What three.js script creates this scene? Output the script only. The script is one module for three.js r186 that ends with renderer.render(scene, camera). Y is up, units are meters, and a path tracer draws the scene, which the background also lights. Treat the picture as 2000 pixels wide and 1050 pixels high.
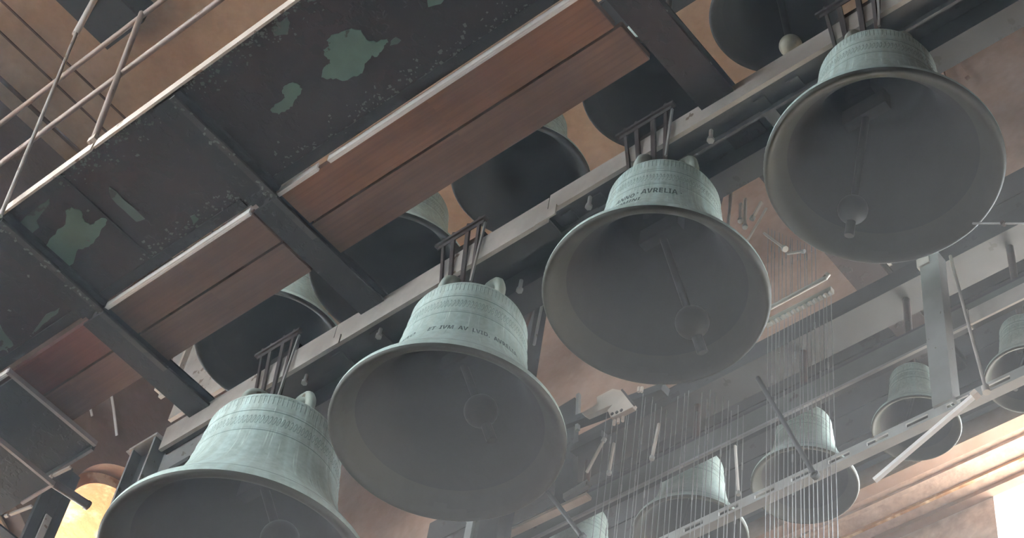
import * as THREE from 'three';
import { mergeGeometries } from 'three/addons/utils/BufferGeometryUtils.js';

// ---------------------------------------------------------------- camera, light, exposure
// Layout units (a along the bell row, y up from the eye, b away across it) are turned into metres with S; world x = a, z = -b.
const S = 0.62, EYE = 1.6;
const scene = new THREE.Scene();
const camera = new THREE.PerspectiveCamera(2 * Math.atan(525 / 3608) * 180 / Math.PI, 2000 / 1050, 0.05, 200);
const PITCH = 51.256 * Math.PI / 180, ROLL = 10.79 * Math.PI / 180, YAW = 228.2 * Math.PI / 180;
const E1 = new THREE.Vector3(-Math.cos(YAW), 0, -Math.sin(YAW)), E2 = new THREE.Vector3(E1.z, 0, -E1.x);   // directions of a and b, seen from the camera's own heading
const toScene = (v) => new THREE.Vector3(v.dot(E1), v.y, -v.dot(E2));
const fwd = new THREE.Vector3(0, Math.sin(PITCH), -Math.cos(PITCH)), rt0 = new THREE.Vector3(1, 0, 0), up0 = new THREE.Vector3(0, Math.cos(PITCH), Math.sin(PITCH));
const rt = rt0.clone().multiplyScalar(Math.cos(ROLL)).addScaledVector(up0, Math.sin(ROLL)), up = up0.clone().multiplyScalar(Math.cos(ROLL)).addScaledVector(rt0, -Math.sin(ROLL));
camera.position.set(0, EYE, 0);
camera.up.copy(toScene(up));
camera.lookAt(toScene(fwd).add(camera.position));
scene.background = new THREE.Color().setRGB(0.84, 0.94, 1.0);
scene.backgroundIntensity = 38;
scene.fog = new THREE.FogExp2(new THREE.Color(0.90, 0.95, 1.0), 0.0112);
const sun = new THREE.DirectionalLight(new THREE.Color(1, 0.96, 0.9), 115);   // low sun from the right, added with its wall opening to light the haze
sun.position.set(20, EYE + 3.0, -1.2); sun.target.position.set(0, EYE + 1.4, -0.0); sun.castShadow = true; sun.shadow.radius = 2; sun.shadow.mapSize.set(2048, 2048);
Object.assign(sun.shadow.camera, { left: -10, right: 10, top: 10, bottom: -10, near: 0.5, far: 40 });
scene.add(sun, sun.target);
const renderer = new THREE.WebGLRenderer({ antialias: true });
renderer.toneMapping = THREE.LinearToneMapping;
renderer.toneMappingExposure = 1.0;
renderer.shadowMap.enabled = true;

// ---------------------------------------------------------------- helpers
let seed = 20240;
const rnd = () => { seed = (seed + 0x6d2b79f5) | 0; let t = Math.imul(seed ^ (seed >>> 15), 1 | seed); t = (t + Math.imul(t ^ (t >>> 7), 61 | t)) ^ t; return ((t ^ (t >>> 14)) >>> 0) / 4294967296; };
const rr = (lo, hi) => lo + (hi - lo) * rnd();
const used = {};
function numbered(n) { const k = used[n] = (used[n] ?? -1) + 1; return k ? n + '_' + String(k).padStart(3, '0') : n; }
const V = (a, b, y) => new THREE.Vector3(a, y, -b);                      // layout units
const bases = new WeakMap();
function thing(name, label, category, [a, b, y] = [0, 0, 0], group) {
  const o = new THREE.Group(); o.name = numbered(name); scene.add(o);
  o.position.set(a * S, y * S + EYE, -b * S); bases.set(o, V(a, b, y));
  o.userData = { label, category }; if (group) o.userData.group = group;
  return o;
}
function structure(name) { const o = new THREE.Group(); o.name = name; scene.add(o); o.position.set(0, EYE, 0); bases.set(o, V(0, 0, 0)); o.userData = { kind: 'structure' }; return o; }
function boxUV(g) {                                                      // uv in metres from the main direction of each face
  g = g.index ? g.toNonIndexed() : g;
  const p = g.attributes.position, uv = new Float32Array(p.count * 2), A = new THREE.Vector3(), B = new THREE.Vector3(), C = new THREE.Vector3(), n = new THREE.Vector3();
  for (let i = 0; i < p.count; i += 3) {
    A.fromBufferAttribute(p, i); B.fromBufferAttribute(p, i + 1); C.fromBufferAttribute(p, i + 2);
    n.subVectors(B, A).cross(C.clone().sub(A)); const x = Math.abs(n.x), y = Math.abs(n.y), z = Math.abs(n.z);
    [A, B, C].forEach((v, k) => { const [s, t] = x > y && x > z ? [v.z, v.y] : y > z ? [v.x, v.z] : [v.x, v.y]; uv[(i + k) * 2] = s; uv[(i + k) * 2 + 1] = t; });
  }
  g.setAttribute('uv', new THREE.BufferAttribute(uv, 2));
  return g;
}
// part: geometries in layout units, absolute when the parent's base is known
function part(name, geos, mat, parent, { keepUV = false, label, kind } = {}) {
  let list = [].concat(geos).map((g) => (g.index ? g.toNonIndexed() : g.clone()));
  list.forEach((g) => { for (const k of Object.keys(g.attributes)) if (!['position', 'normal', 'uv'].includes(k)) g.deleteAttribute(k); });
  let g = list.length > 1 ? mergeGeometries(list) : list[0];
  const base = bases.get(parent) ?? V(0, 0, 0);
  g.translate(-base.x, -base.y, -base.z); g.scale(S, S, S);
  if (!keepUV) g = boxUV(g);
  const m = new THREE.Mesh(g, mat); m.name = name; m.castShadow = m.receiveShadow = true;
  if (label) m.userData.label = label; if (kind) m.userData.kind = kind;
  parent.add(m); bases.set(m, base);
  return m;
}
function box(a0, a1, b0, b1, y0, y1) { const g = new THREE.BoxGeometry(a1 - a0, y1 - y0, b1 - b0); g.translate((a0 + a1) / 2, (y0 + y1) / 2, -(b0 + b1) / 2); return g; }
function bar(p, q, w, h = w, spin = 0) {                                 // straight bar of rectangular section between two points
  const d = q.clone().sub(p), g = new THREE.BoxGeometry(w, d.length(), h), m = new THREE.Matrix4();
  const y = d.clone().normalize(); let x = Math.abs(y.y) > 0.9 ? new THREE.Vector3(1, 0, 0) : new THREE.Vector3(0, 1, 0).cross(y).normalize();
  x.addScaledVector(y, -x.dot(y)).normalize(); const z = x.clone().cross(y);
  m.makeBasis(x, y, z).multiply(new THREE.Matrix4().makeRotationY(spin)); g.applyMatrix4(m); const c = p.clone().add(q).multiplyScalar(0.5); g.translate(c.x, c.y, c.z);
  return g;
}
function rod(p, q, r, n = 8) {
  const d = q.clone().sub(p), g = new THREE.CylinderGeometry(r, r, d.length(), n);
  g.applyQuaternion(new THREE.Quaternion().setFromUnitVectors(new THREE.Vector3(0, 1, 0), d.clone().normalize())); const c = p.clone().add(q).multiplyScalar(0.5); g.translate(c.x, c.y, c.z);
  return g;
}
const tube = (pts, r, n = 24, k = 8) => new THREE.TubeGeometry(new THREE.CatmullRomCurve3(pts), n, r, k);
// a point of the photograph carried out to a plane of the building (b across, y height)
function ray(x, y) { const d = rt.clone().multiplyScalar((x - 1000) / 3608).addScaledVector(up, -(y - 525) / 3608).add(fwd); return { a: d.dot(E1), b: d.dot(E2), y: d.y }; }
const onB = (x, y, b) => { const d = ray(x, y), k = b / d.b; return V(d.a * k, b, d.y * k); };
const onY = (x, y, h) => { const d = ray(x, y), k = h / d.y; return V(d.a * k, d.b * k, h); };

// ---------------------------------------------------------------- textures
function noiseField(n, period, s0) {                                     // tileable value noise, n x n, values 0..1
  let s = s0; const r = () => { s = (Math.imul(s, 1664525) + 1013904223) | 0; return (s >>> 8) / 16777216; };
  const lat = new Float32Array(period * period).map(r), out = new Float32Array(n * n);
  for (let y = 0; y < n; y++) for (let x = 0; x < n; x++) {
    const fx = x / n * period, fy = y / n * period, ix = fx | 0, iy = fy | 0, u = fx - ix, v = fy - iy, su = u * u * (3 - 2 * u), sv = v * v * (3 - 2 * v), jx = (ix + 1) % period, jy = (iy + 1) % period;
    out[y * n + x] = (lat[iy * period + ix] * (1 - su) + lat[iy * period + jx] * su) * (1 - sv) + (lat[jy * period + ix] * (1 - su) + lat[jy * period + jx] * su) * sv;
  }
  return out;
}
function fbm(n, p0, octaves, s, gain = 0.55) {
  const out = new Float32Array(n * n); let amp = 1, sum = 0;
  for (let o = 0; o < octaves; o++) { const f = noiseField(n, p0 << o, s + o * 77); for (let i = 0; i < out.length; i++) out[i] += f[i] * amp; sum += amp; amp *= gain; }
  return out.map((v) => v / sum);
}
function makeTex(n, f, srgb = true, repeat = 1) {
  const d = new Uint8Array(n * n * 4);
  for (let i = 0; i < n * n; i++) { const c = f(i, i % n, (i / n) | 0); d[i * 4] = Math.max(0, Math.min(255, c[0])); d[i * 4 + 1] = Math.max(0, Math.min(255, c[1])); d[i * 4 + 2] = Math.max(0, Math.min(255, c[2])); d[i * 4 + 3] = 255; }
  const t = new THREE.DataTexture(d, n, n); t.wrapS = t.wrapT = THREE.RepeatWrapping; t.magFilter = THREE.LinearFilter; if (srgb) t.colorSpace = THREE.SRGBColorSpace; t.repeat.set(repeat, repeat); t.needsUpdate = true;
  return t;
}
const mixc = (a, b, t) => a.map((v, k) => v + (b[k] - v) * Math.max(0, Math.min(1, t)));
const N = 512, nA = fbm(N, 4, 6, 11), nB = fbm(N, 8, 6, 222), nC = fbm(N, 32, 4, 3333), nD = fbm(N, 3, 5, 91);
const grey = (f, k = 255) => (i) => { const v = f(i) * k; return [v, v, v]; };
const bumpFine = makeTex(N, grey((i) => 0.5 * nB[i] + 0.5 * nC[i]), false);
const plasterTex = makeTex(N, (i) => { const v = 0.5 + (nA[i] - 0.5) * 0.9 + (nC[i] - 0.5) * 0.35; return mixc([196, 178, 160], [255, 248, 240], v); });
const rustTex = makeTex(N, (i) => { const v = (nA[i] - 0.36) * 3.2, f = nC[i] > 0.62 ? 1 : 0; return mixc(mixc([150, 138, 140], [215, 180, 165], v), [120, 125, 118], f * 0.5); });
const rustBump = makeTex(N, grey((i) => 0.6 * nB[i] + (nC[i] > 0.6 ? 0.4 : 0)), false);
const stoneTex = makeTex(N, (i) => { const v = (nC[i] - 0.3) * 2; return mixc([205, 192, 184], [255, 246, 238], v * 0.6 + (nA[i] - 0.3) * 0.8); });
const blotchTex = makeTex(N, (i) => { const v = (nA[i] - 0.42) * 4 + (nC[i] - 0.5) * 1.2; return mixc([196, 158, 128], [255, 246, 230], v); });
const paintTex = makeTex(N, (i) => { const v = (nB[i] - 0.3) * 1.8; const c = mixc([205, 200, 194], [250, 248, 244], v); return nC[i] > 0.66 && nA[i] > 0.5 ? [150, 130, 112] : c; });
const woodTex = makeTex(N, (i, x, y) => { const g = nA[((y * 6) % N) * N + (((x / 2) | 0) % N)], f = nC[((y * 4) % N) * N + (((x / 10) | 0) % N)], m = nD[y * N + x]; return mixc([168, 150, 138], [255, 236, 222], g * 0.5 + f * 0.5 + (m - 0.5) * 1.2); });
const rgb = (r, g, b) => new THREE.Color().setRGB(r, g, b);
const std = (color, roughness, map, bumpMap, bumpScale = 0.002, extra = {}) => new THREE.MeshStandardMaterial({ color, roughness, map: map ?? null, bumpMap: bumpMap ?? null, bumpScale, ...extra });
const M = {
  pinkPlaster: std(rgb(0.44, 0.33, 0.29), 0.95, plasterTex, bumpFine, 0.003),
  tanPlaster: std(rgb(0.78, 0.64, 0.50), 0.95, plasterTex, bumpFine, 0.003),
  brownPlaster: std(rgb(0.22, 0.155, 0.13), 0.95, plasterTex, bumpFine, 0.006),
  paleStreak: std(rgb(0.52, 0.45, 0.40), 0.9),
  stone: std(rgb(0.74, 0.62, 0.54), 0.95, stoneTex, bumpFine, 0.008),
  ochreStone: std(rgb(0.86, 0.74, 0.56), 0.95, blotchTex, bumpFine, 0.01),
  floor: std(rgb(0.03, 0.028, 0.025), 0.95, plasterTex),
  ground: std(rgb(0.09, 0.09, 0.08), 0.95, plasterTex),
  lowBounceWall: std(rgb(0.09, 0.07, 0.055), 0.95, plasterTex),  // unseen walls, darkened to cut bounced light
  paleBounce: std(rgb(0.8, 0.78, 0.74), 0.9, plasterTex),  // reflector colour of the slabs added outside
  rust: std(rgb(0.046, 0.027, 0.027), 0.8, rustTex, rustBump, 0.003),
  rustDark: std(rgb(0.026, 0.024, 0.024), 0.8, rustTex, rustBump, 0.003),
  greenPaint: std(rgb(0.12, 0.22, 0.175), 0.7, paintTex, bumpFine, 0.002),
  dullGreenPaint: std(rgb(0.085, 0.125, 0.105), 0.75, paintTex, bumpFine, 0.002),
  dullFlange: std(rgb(0.095, 0.10, 0.085), 0.8, rustTex, rustBump, 0.002),
  flake: std(rgb(0.10, 0.105, 0.092), 0.8),
  creamPaint: std(rgb(0.72, 0.62, 0.55), 0.6, paintTex, bumpFine, 0.001),
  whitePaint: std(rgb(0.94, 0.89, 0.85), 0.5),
  railPaint: std(rgb(0.46, 0.36, 0.32), 0.6, paintTex),
  palePaint: std(rgb(0.52, 0.485, 0.455), 0.55, paintTex, bumpFine, 0.001),
  greyPaint: std(rgb(0.26, 0.265, 0.27), 0.55, paintTex, bumpFine, 0.001),
  greyPink: std(rgb(0.34, 0.29, 0.29), 0.6, paintTex),
  pitch: std(rgb(0.017, 0.015, 0.017), 0.8, rustTex, rustBump, 0.002),
  slatePaint: std(rgb(0.11, 0.112, 0.115), 0.6, paintTex, bumpFine, 0.001),
  darkSteel: std(rgb(0.038, 0.039, 0.042), 0.65, paintTex, bumpFine, 0.001),
  strapIron: std(rgb(0.10, 0.07, 0.06), 0.6, rustTex, rustBump, 0.001),
  zinc: std(rgb(0.42, 0.43, 0.43), 0.45, paintTex, null, 0, { metalness: 0.3 }),
  wire: std(rgb(0.24, 0.238, 0.232), 0.4, null, null, 0, { metalness: 0.4 }),
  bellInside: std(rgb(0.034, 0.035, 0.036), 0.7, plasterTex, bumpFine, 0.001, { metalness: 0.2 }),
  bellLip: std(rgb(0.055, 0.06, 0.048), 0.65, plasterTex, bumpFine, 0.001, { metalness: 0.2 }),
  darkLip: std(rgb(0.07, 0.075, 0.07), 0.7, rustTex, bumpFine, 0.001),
  crown: std(rgb(0.50, 0.58, 0.53), 0.75, paintTex, bumpFine, 0.001),
  yokeIron: std(rgb(0.075, 0.07, 0.062), 0.7, rustTex),
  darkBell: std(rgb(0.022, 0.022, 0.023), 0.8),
  clapper: std(rgb(0.036, 0.036, 0.036), 0.6, rustTex, null, 0, { metalness: 0.2 }),
  paleBall: std(rgb(0.55, 0.52, 0.40), 0.5, paintTex),
  wood: [[0.20, 0.12, 0.083], [0.24, 0.14, 0.095], [0.18, 0.115, 0.09], [0.36, 0.185, 0.105], [0.20, 0.12, 0.095], [0.21, 0.08, 0.07]].map((c) => std(rgb(...c), 0.75, woodTex, bumpFine, 0.001)),
};
woodTex.repeat.set(0.9, 0.9); blotchTex.repeat.set(1.6, 1.6);

// ---------------------------------------------------------------- the tower room
{
  const A0 = -9.2, A1 = 2.6, B0 = -3, B1 = 6.4, Y0 = -EYE / S, Y1 = 11.6, T = 1.2;
  const floor = structure('floor'); part('floor_slab', box(A0 - T, A1 + T, B0 - T, B1 + T, Y0 - 0.3, Y0), M.floor, floor);
  const ceiling = structure('ceiling'); part('ceiling_slab', box(A0 - T, A1 + T, B0 - T, B1 + T, Y1, Y1 + 0.4), M.tanPlaster, ceiling);
  // board joints and beams of the ceiling
  for (const [a, w, d] of [[-8.72, 0.015, 0.012], [-8.5, 0.015, 0.012], [-9.05, 0.03, 0.02]]) part('ceiling_batten', box(a, a + w, 0.5, B1, Y1 - d, Y1), M.brownPlaster, ceiling);
  part('ceiling_beam', box(-7.95, -7.55, 0.2, 2.75, Y1 - 0.28, Y1), M.darkSteel, ceiling, { label: 'dark beam end under the ceiling' });
  const wallOf = (name, u0, u1, holes, plane, depth0, depth1, mat) => {
    const s = new THREE.Shape([[u0, Y0], [u1, Y0], [u1, Y1], [u0, Y1]].map((p) => new THREE.Vector2(...p)));
    for (const h of holes) { const p = new THREE.Path(); const [c, r, y0, y1] = h; if (h[4]) { p.moveTo(c - r, y0); p.lineTo(c - r, y1); p.absarc(c, y1, r, Math.PI, 0, true); p.lineTo(c + r, y0); } else { p.moveTo(c - r, y0); p.lineTo(c - r, y1); p.lineTo(c + r, y1); p.lineTo(c + r, y0); } p.closePath(); s.holes.push(p); }
    const g = new THREE.ExtrudeGeometry(s, { depth: depth1 - depth0, bevelEnabled: false, curveSegments: 32 });
    // shape x -> b (or a), extrusion -> outward
    const m = new THREE.Matrix4();
    if (plane === 'a-') m.makeBasis(new THREE.Vector3(0, 0, -1), new THREE.Vector3(0, 1, 0), new THREE.Vector3(-1, 0, 0)).setPosition(A0 - depth0, 0, 0);
    if (plane === 'a+') m.makeBasis(new THREE.Vector3(0, 0, -1), new THREE.Vector3(0, 1, 0), new THREE.Vector3(1, 0, 0)).setPosition(A1 + depth0, 0, 0);
    if (plane === 'b+') m.makeBasis(new THREE.Vector3(1, 0, 0), new THREE.Vector3(0, 1, 0), new THREE.Vector3(0, 0, -1)).setPosition(0, 0, -B1 - depth0);
    if (plane === 'b-') m.makeBasis(new THREE.Vector3(1, 0, 0), new THREE.Vector3(0, 1, 0), new THREE.Vector3(0, 0, 1)).setPosition(0, 0, -B0 + depth0);
    g.applyMatrix4(m);
    if (m.determinant() < 0) { const q = g.index ? g.toNonIndexed() : g, p = q.attributes.position.array; for (let i = 0; i < p.length; i += 9) for (let k = 0; k < 3; k++) { const t = p[i + 3 + k]; p[i + 3 + k] = p[i + 6 + k]; p[i + 6 + k] = t; } q.computeVertexNormals(); return [q, mat]; }
    return [g, mat];
  };
  // left wall: an arched opening with a stepped reveal, and a lower one in the corner of the view
  const ground = structure('ground'); part('ground_slab', box(-60, 50, -50, 60, Y0 - 0.8, Y0 - 0.5), M.ground, ground);
  const farBounce = structure('far_bounce'); part('bounce_slab', box(-14, 12, B1 + T + 0.1, 26, 2.2, 2.5), M.paleBounce, farBounce);  // added pale slab, bounces daylight up onto the far soffit
  const leftBounce = structure('left_bounce'); part('bounce_slab', box(-24, A0 - T - 0.1, 2.6, 9, 4.6, 4.9), M.paleBounce, leftBounce);  // added pale slab outside, brightens the left arch reveal
  const left = structure('wall_left');
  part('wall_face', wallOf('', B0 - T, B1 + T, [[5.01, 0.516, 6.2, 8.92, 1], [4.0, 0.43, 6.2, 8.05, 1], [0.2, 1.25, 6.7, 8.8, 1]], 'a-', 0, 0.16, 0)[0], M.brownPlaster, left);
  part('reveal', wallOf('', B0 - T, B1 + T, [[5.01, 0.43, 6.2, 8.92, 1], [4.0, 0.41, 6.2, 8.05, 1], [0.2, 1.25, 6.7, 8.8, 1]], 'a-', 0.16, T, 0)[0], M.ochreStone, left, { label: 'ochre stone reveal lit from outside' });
  for (let i = 0; i < 3; i++) part('louvre_bar', box(A0 - 0.3, A0 - 0.1, 3.56, 4.42, 8.02 + i * 0.15, 8.035 + i * 0.15), M.darkSteel, left);
  for (const pts of [[[152, 735], [165, 760], [174, 785], [180, 812]], [[211, 756], [218, 775], [222, 800], [228, 850]], [[72, 722], [90, 735]], [[110, 690], [150, 720]], [[248, 880], [265, 898]], [[120, 700], [112, 725]]]) for (let i = 0; i + 1 < pts.length; i++) { const P = pts.slice(i, i + 2).map(([x, y]) => { const d = ray(x, y), k = (A0 + 0.01) / d.a; return V(A0 + 0.008, d.b * k, d.y * k); }); part('pale_streak', bar(P[0], P[1], 0.02 + rr(0, 0.012), 0.008), M.paleStreak, left); }  // thin raised pale strips on the brown wall
  const far = structure('wall_far');
  part('wall_face', wallOf('', A0, A1, [[-3.2, 1.9, 4.8, 7.61]], 'b+', 0, 0.4, 0)[0], M.pinkPlaster, far);
  part('reveal', wallOf('', A0, A1, [[-2.3, 1.01, 4.8, 8.4]], 'b+', 0.4, 0.8, 0)[0], M.stone, far, { label: 'pale stone reveal of the lit opening' });
  part('lintel_soffit', box(-5.08, -1.32, 6.405, 6.80, 7.57, 7.608), M.stone, far, { label: 'pale plastered soffit of the opening' });
  const near = structure('wall_near');
  part('wall_face', wallOf('', A0 - T, A1 + T, [[-7.5, 1.3, 6.7, 8.8, 1]], 'b-', 0, T, 0)[0], M.lowBounceWall, near);
  const right = structure('wall_right');
  part('wall_face', wallOf('', B0 - T, B1 + T, [[3.7, 1.55, 2.5, 3.35, 1]], 'a+', 0, T, 0)[0], M.lowBounceWall, right);  // opening added and shaped for the sun shaft
  for (let i = 0; i < 9; i++) { const g = box(A1 + 0.05, A1 + T, 2.2, 5.2, -0.012, 0.012); g.rotateZ(0.08); g.translate(0, 2.5 + i * 0.27 - 0.2, 0); part('louvre_blade', g, M.lowBounceWall, right); }  // unseen blades added to hold back sky light and pass the sun
}

// ---------------------------------------------------------------- platform: joists, deck plates, edge angles, planks
const JOISTS = [[-7.20, -7.02], [-5.75, -5.57], [-3.33, -3.13]];
JOISTS.forEach(([a0, a1], i) => {
  const t = thing('steel_joist', ['dark peeling steel joist nearest the left corner, ending at the bell beam', 'dark steel joist crossing between the two green paint patches, ending at the bell beam', 'dark steel joist at the plank ends, running on behind the bells to the far wall'][i], 'joist', [(a0 + a1) / 2, 2.36, 8.04]);
  const b1 = i === 2 ? 6.35 : 4.12, m = (a0 + a1) / 2;
  part('bottom_flange', box(a0, a1, 3.17, b1, 8.04, 8.06), i === 2 ? M.rust : M.rustDark, t); part('ridge_flange', box(a1 - 0.04, a1, 2.37, 3.17, 8.05, 8.065), i < 2 ? M.dullFlange : M.rust, t); if (i < 2) part('peeling_edge', box(a1 - 0.035, a1 + 0.002, 3.17, i ? 3.5 : 3.7, 8.034, 8.042), M.dullFlange, t);
  part('web', [box(m - 0.02, m + 0.02, 3.17, b1, 8.06, 8.11), box(a1 - 0.04, a1 - 0.02, 2.375, 3.17, 8.06, 8.11), box(a0 - 0.02, a1 + 0.02, 2.375, 3.16, 8.10, 8.128)], M.rustDark, t);
  part('top_flange', box(a0, a1, 2.37, b1, 8.11, 8.125), M.rustDark, t);
  const fl = []; for (let k = 0; k < 60; k++) { const g = new THREE.TetrahedronGeometry(rr(0.006, 0.016)); g.scale(1, 0.3, 1.3); g.rotateY(rr(0, 6)); g.translate(a1 - rr(0, 0.06), 8.05, -rr(2.4, 3.9)); fl.push(g); } part('paint_flake', fl, M.flake, t, { kind: 'stuff' });
});
const deck = thing('steel_deck', 'dark rusty steel platform seen from below with patches of green paint', 'platform', [-5, 2.8, 8.1]);
const DECKS = [[-9.15, -7.2], [-7.03, -6.55], [-6.54, -5.74], [-5.59, -3.32], [-3.14, 1.2]];
for (const [a0, a1] of DECKS) part('deck_plate', box(a0, a1, 2.37, 3.16, 8.13, 8.15), M.rust, deck);
part('edge_angle', [box(-9.15, -6.24, 2.345, 2.36, 8.085, 8.165), box(-6.215, 1.2, 2.345, 2.36, 8.085, 8.165)], M.creamPaint, deck, { label: 'cream painted near edge' });
part('stiffener', box(-6.552, -6.538, 2.37, 3.16, 8.118, 8.13), M.rustDark, deck);
part('seam_flange', [box(-9.15, -7.22, 3.09, 3.15, 8.118, 8.13), box(-7.02, -5.81, 3.09, 3.15, 8.118, 8.13), box(-5.58, -3.36, 3.09, 3.15, 8.118, 8.13), box(-3.12, 1.2, 3.09, 3.15, 8.118, 8.13)], M.rustDark, deck);
{ // ragged leftovers of green paint on the plates
  const patch = (pts, mat) => {
    const q = pts.map(([x, y]) => onY(x, y, 8.13)), s = new THREE.Shape(q.map((v) => new THREE.Vector2(v.x, v.z)));
    const g = new THREE.ExtrudeGeometry(s, { depth: 0.006, bevelEnabled: false }); g.rotateX(Math.PI / 2); g.translate(0, 8.13, 0);
    part('paint_patch', g, mat, deck, { label: mat === M.greenPaint ? 'green paint patch' : 'dull green paint remnant' });
  };
  const ragged = (pts, n = 3, j = 2.2) => { const out = []; pts.forEach((p, i) => { const q = pts[(i + 1) % pts.length]; for (let k = 0; k < n; k++) { const t = k / n; out.push([p[0] + (q[0] - p[0]) * t + (k ? rr(-j, j) : 0), p[1] + (q[1] - p[1]) * t + (k ? rr(-j, j) : 0)]); } }); return out; };
  const off = (pts, x, y) => pts.map((p) => [p[0] / 3 + x, p[1] / 3 + y]);
  patch(ragged(off([[500, 185], [560, 165], [615, 175], [640, 215], [670, 240], [720, 240], [770, 228], [775, 245], [750, 265], [735, 300], [710, 330], [680, 320], [650, 360], [630, 410], [600, 440], [560, 450], [520, 470], [470, 455], [420, 462], [385, 450], [390, 410], [410, 380], [440, 370], [435, 345], [400, 320], [395, 290], [430, 270], [415, 235], [440, 205]], 500, 0)), M.greenPaint);
  patch(ragged(off([[790, 240], [820, 215], [850, 235], [830, 255], [785, 265]], 500, 0), 2, 1), M.dullGreenPaint);
  patch(ragged(off([[160, 510], [190, 490], [215, 480], [245, 490], [272, 520], [255, 555], [230, 580], [215, 620], [180, 640], [135, 668], [95, 655], [85, 640], [110, 610], [150, 590], [175, 570], [155, 545]], 500, 0)), M.greenPaint);
  patch(ragged(off([[1005, -30], [1110, -40], [1100, 0], [1085, 20], [1010, 40]], 500, 0), 2, 1), M.greenPaint);
  patch(ragged(off([[90, 160], [185, 95], [200, 130], [185, 200], [110, 210]], 500, 0)), M.dullGreenPaint);
  patch(ragged(off([[300, 5], [340, -20], [360, -4], [310, 12]], 500, 0)), M.dullGreenPaint);
  patch(ragged(off([[385, 180], [420, 160], [475, 185], [490, 230], [530, 265], [580, 235], [630, 225], [620, 265], [590, 300], [550, 370], [500, 395], [450, 420], [430, 490], [380, 510], [340, 490], [290, 470], [250, 500], [200, 440], [210, 410], [260, 400], [310, 330], [340, 290], [385, 260]], 0, 350)), M.greenPaint);
  patch(ragged(off([[60, 310], [130, 240], [200, 180], [290, 110], [285, 150], [215, 240], [230, 280], [160, 330], [120, 360], [70, 340]], 0, 350)), M.dullGreenPaint);
  patch(ragged(off([[-20, 820], [30, 900], [80, 970], [40, 1000], [-20, 1000]], 0, 350)), M.dullGreenPaint);
  patch(ragged(off([[190, 900], [270, 790], [350, 750], [330, 790], [260, 840], [210, 890]], 0, 350)), M.dullGreenPaint);
  patch(ragged(off([[1115, 215], [1140, 205], [1165, 230], [1135, 260]], 0, 350), 2, 1), M.dullGreenPaint);
  patch(ragged(off([[640, 40], [720, 110], [850, 230], [800, 245], [730, 180], [650, 100]], 0, 350), 2, 2), M.dullGreenPaint);
  // small curled flakes along the edges
  const chips = [];
  const chip = (a, b) => { const g = new THREE.TetrahedronGeometry(rr(0.003, 0.009)); g.scale(rr(0.6, 2.4), 0.4, rr(0.6, 2.4)); g.rotateY(rr(0, 6)); g.rotateX(rr(-0.5, 0.5)); g.translate(a, 8.122, -b); chips.push(g); };
  for (let i = 0; i < 900; i++) { const a = rr(-6.6, -3.4); chip(a, rnd() < 0.5 ? 2.37 + rnd() * rnd() * 0.16 : 3.12 - rnd() * rnd() * 0.16); }
  for (let i = 0; i < 26; i++) chip(rr(-8.8, -3.4), rr(2.4, 3.1));
  part('paint_flake', chips, M.flake, deck, { kind: 'stuff' });
}
{ // white edge strip between deck and planks, one length per bay
  [[-8.2, -7.93], [-7.02, -5.80], [-5.59, -5.27], [-5.19, -3.36], [-3.1, 1.2]].forEach(([a0, a1], i) => {
    const t = thing('edge_strip', ['short white steel edge strip left of the first joist', 'long white steel edge strip between the first two joists', 'short white steel edge strip just right of the second joist', 'longest white steel edge strip, above the orange plank', 'white steel edge strip beyond the plank ends'][i], 'edge strip', [(a0 + a1) / 2, 3.18, 8.1]);
    part('upright_leg', box(a0, a1, 3.168, 3.178, 8.078, 8.128), M.whitePaint, t);
    part('flat_leg', box(a0 + 0.005, a1 - 0.005, 3.178, 3.192, 8.075, 8.098), M.whitePaint, t);
  });
}
{ // two rows of boards
  const rows = [[3.195, 3.432], [3.447, 3.688]], bays = [[-8.15, -7.22, 5, 4], [-7.02, -5.81, 0, 2], [-5.58, -3.42, 3, 1]];
  bays.forEach(([a0, a1, m0, m1], i) => rows.forEach(([b0, b1], k) => {
    const t = thing('floor_board', ['reddish broken board stub left of the first joist, beside the white strip', 'brown board stub left of the first joist, towards the bells', 'brown floor board between the first two joists, beside the white strip', 'brown floor board between the first two joists, towards the bells', 'orange brown floor board right of the second joist, beside the white strip', 'brown floor board right of the second joist, towards the bells'][i * 2 + k], 'board', [(a0 + a1) / 2, (b0 + b1) / 2, 8.1]);
    const g = box(a0 + (i === 0 ? k * 0.3 : 0), a1 + (i === 2 ? k * 0.03 : 0), b0, b1, 8.1, 8.15), p = g.attributes.position;
    if (i === 0) for (let v = 0; v < p.count; v++) if (p.getX(v) < a0 + 0.5) p.setX(v, p.getX(v) + (p.getZ(v) * 7.3 % 0.2));
    part('board', g, M.wood[k ? m1 : m0], t);
    part('end_grain', box(a1 + (i === 2 ? k * 0.03 : 0), a1 + (i === 2 ? k * 0.03 : 0) + 0.004, b0 + 0.004, b1 - 0.004, 8.103, 8.147), M.wood[4], t);
  }));
}
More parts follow.
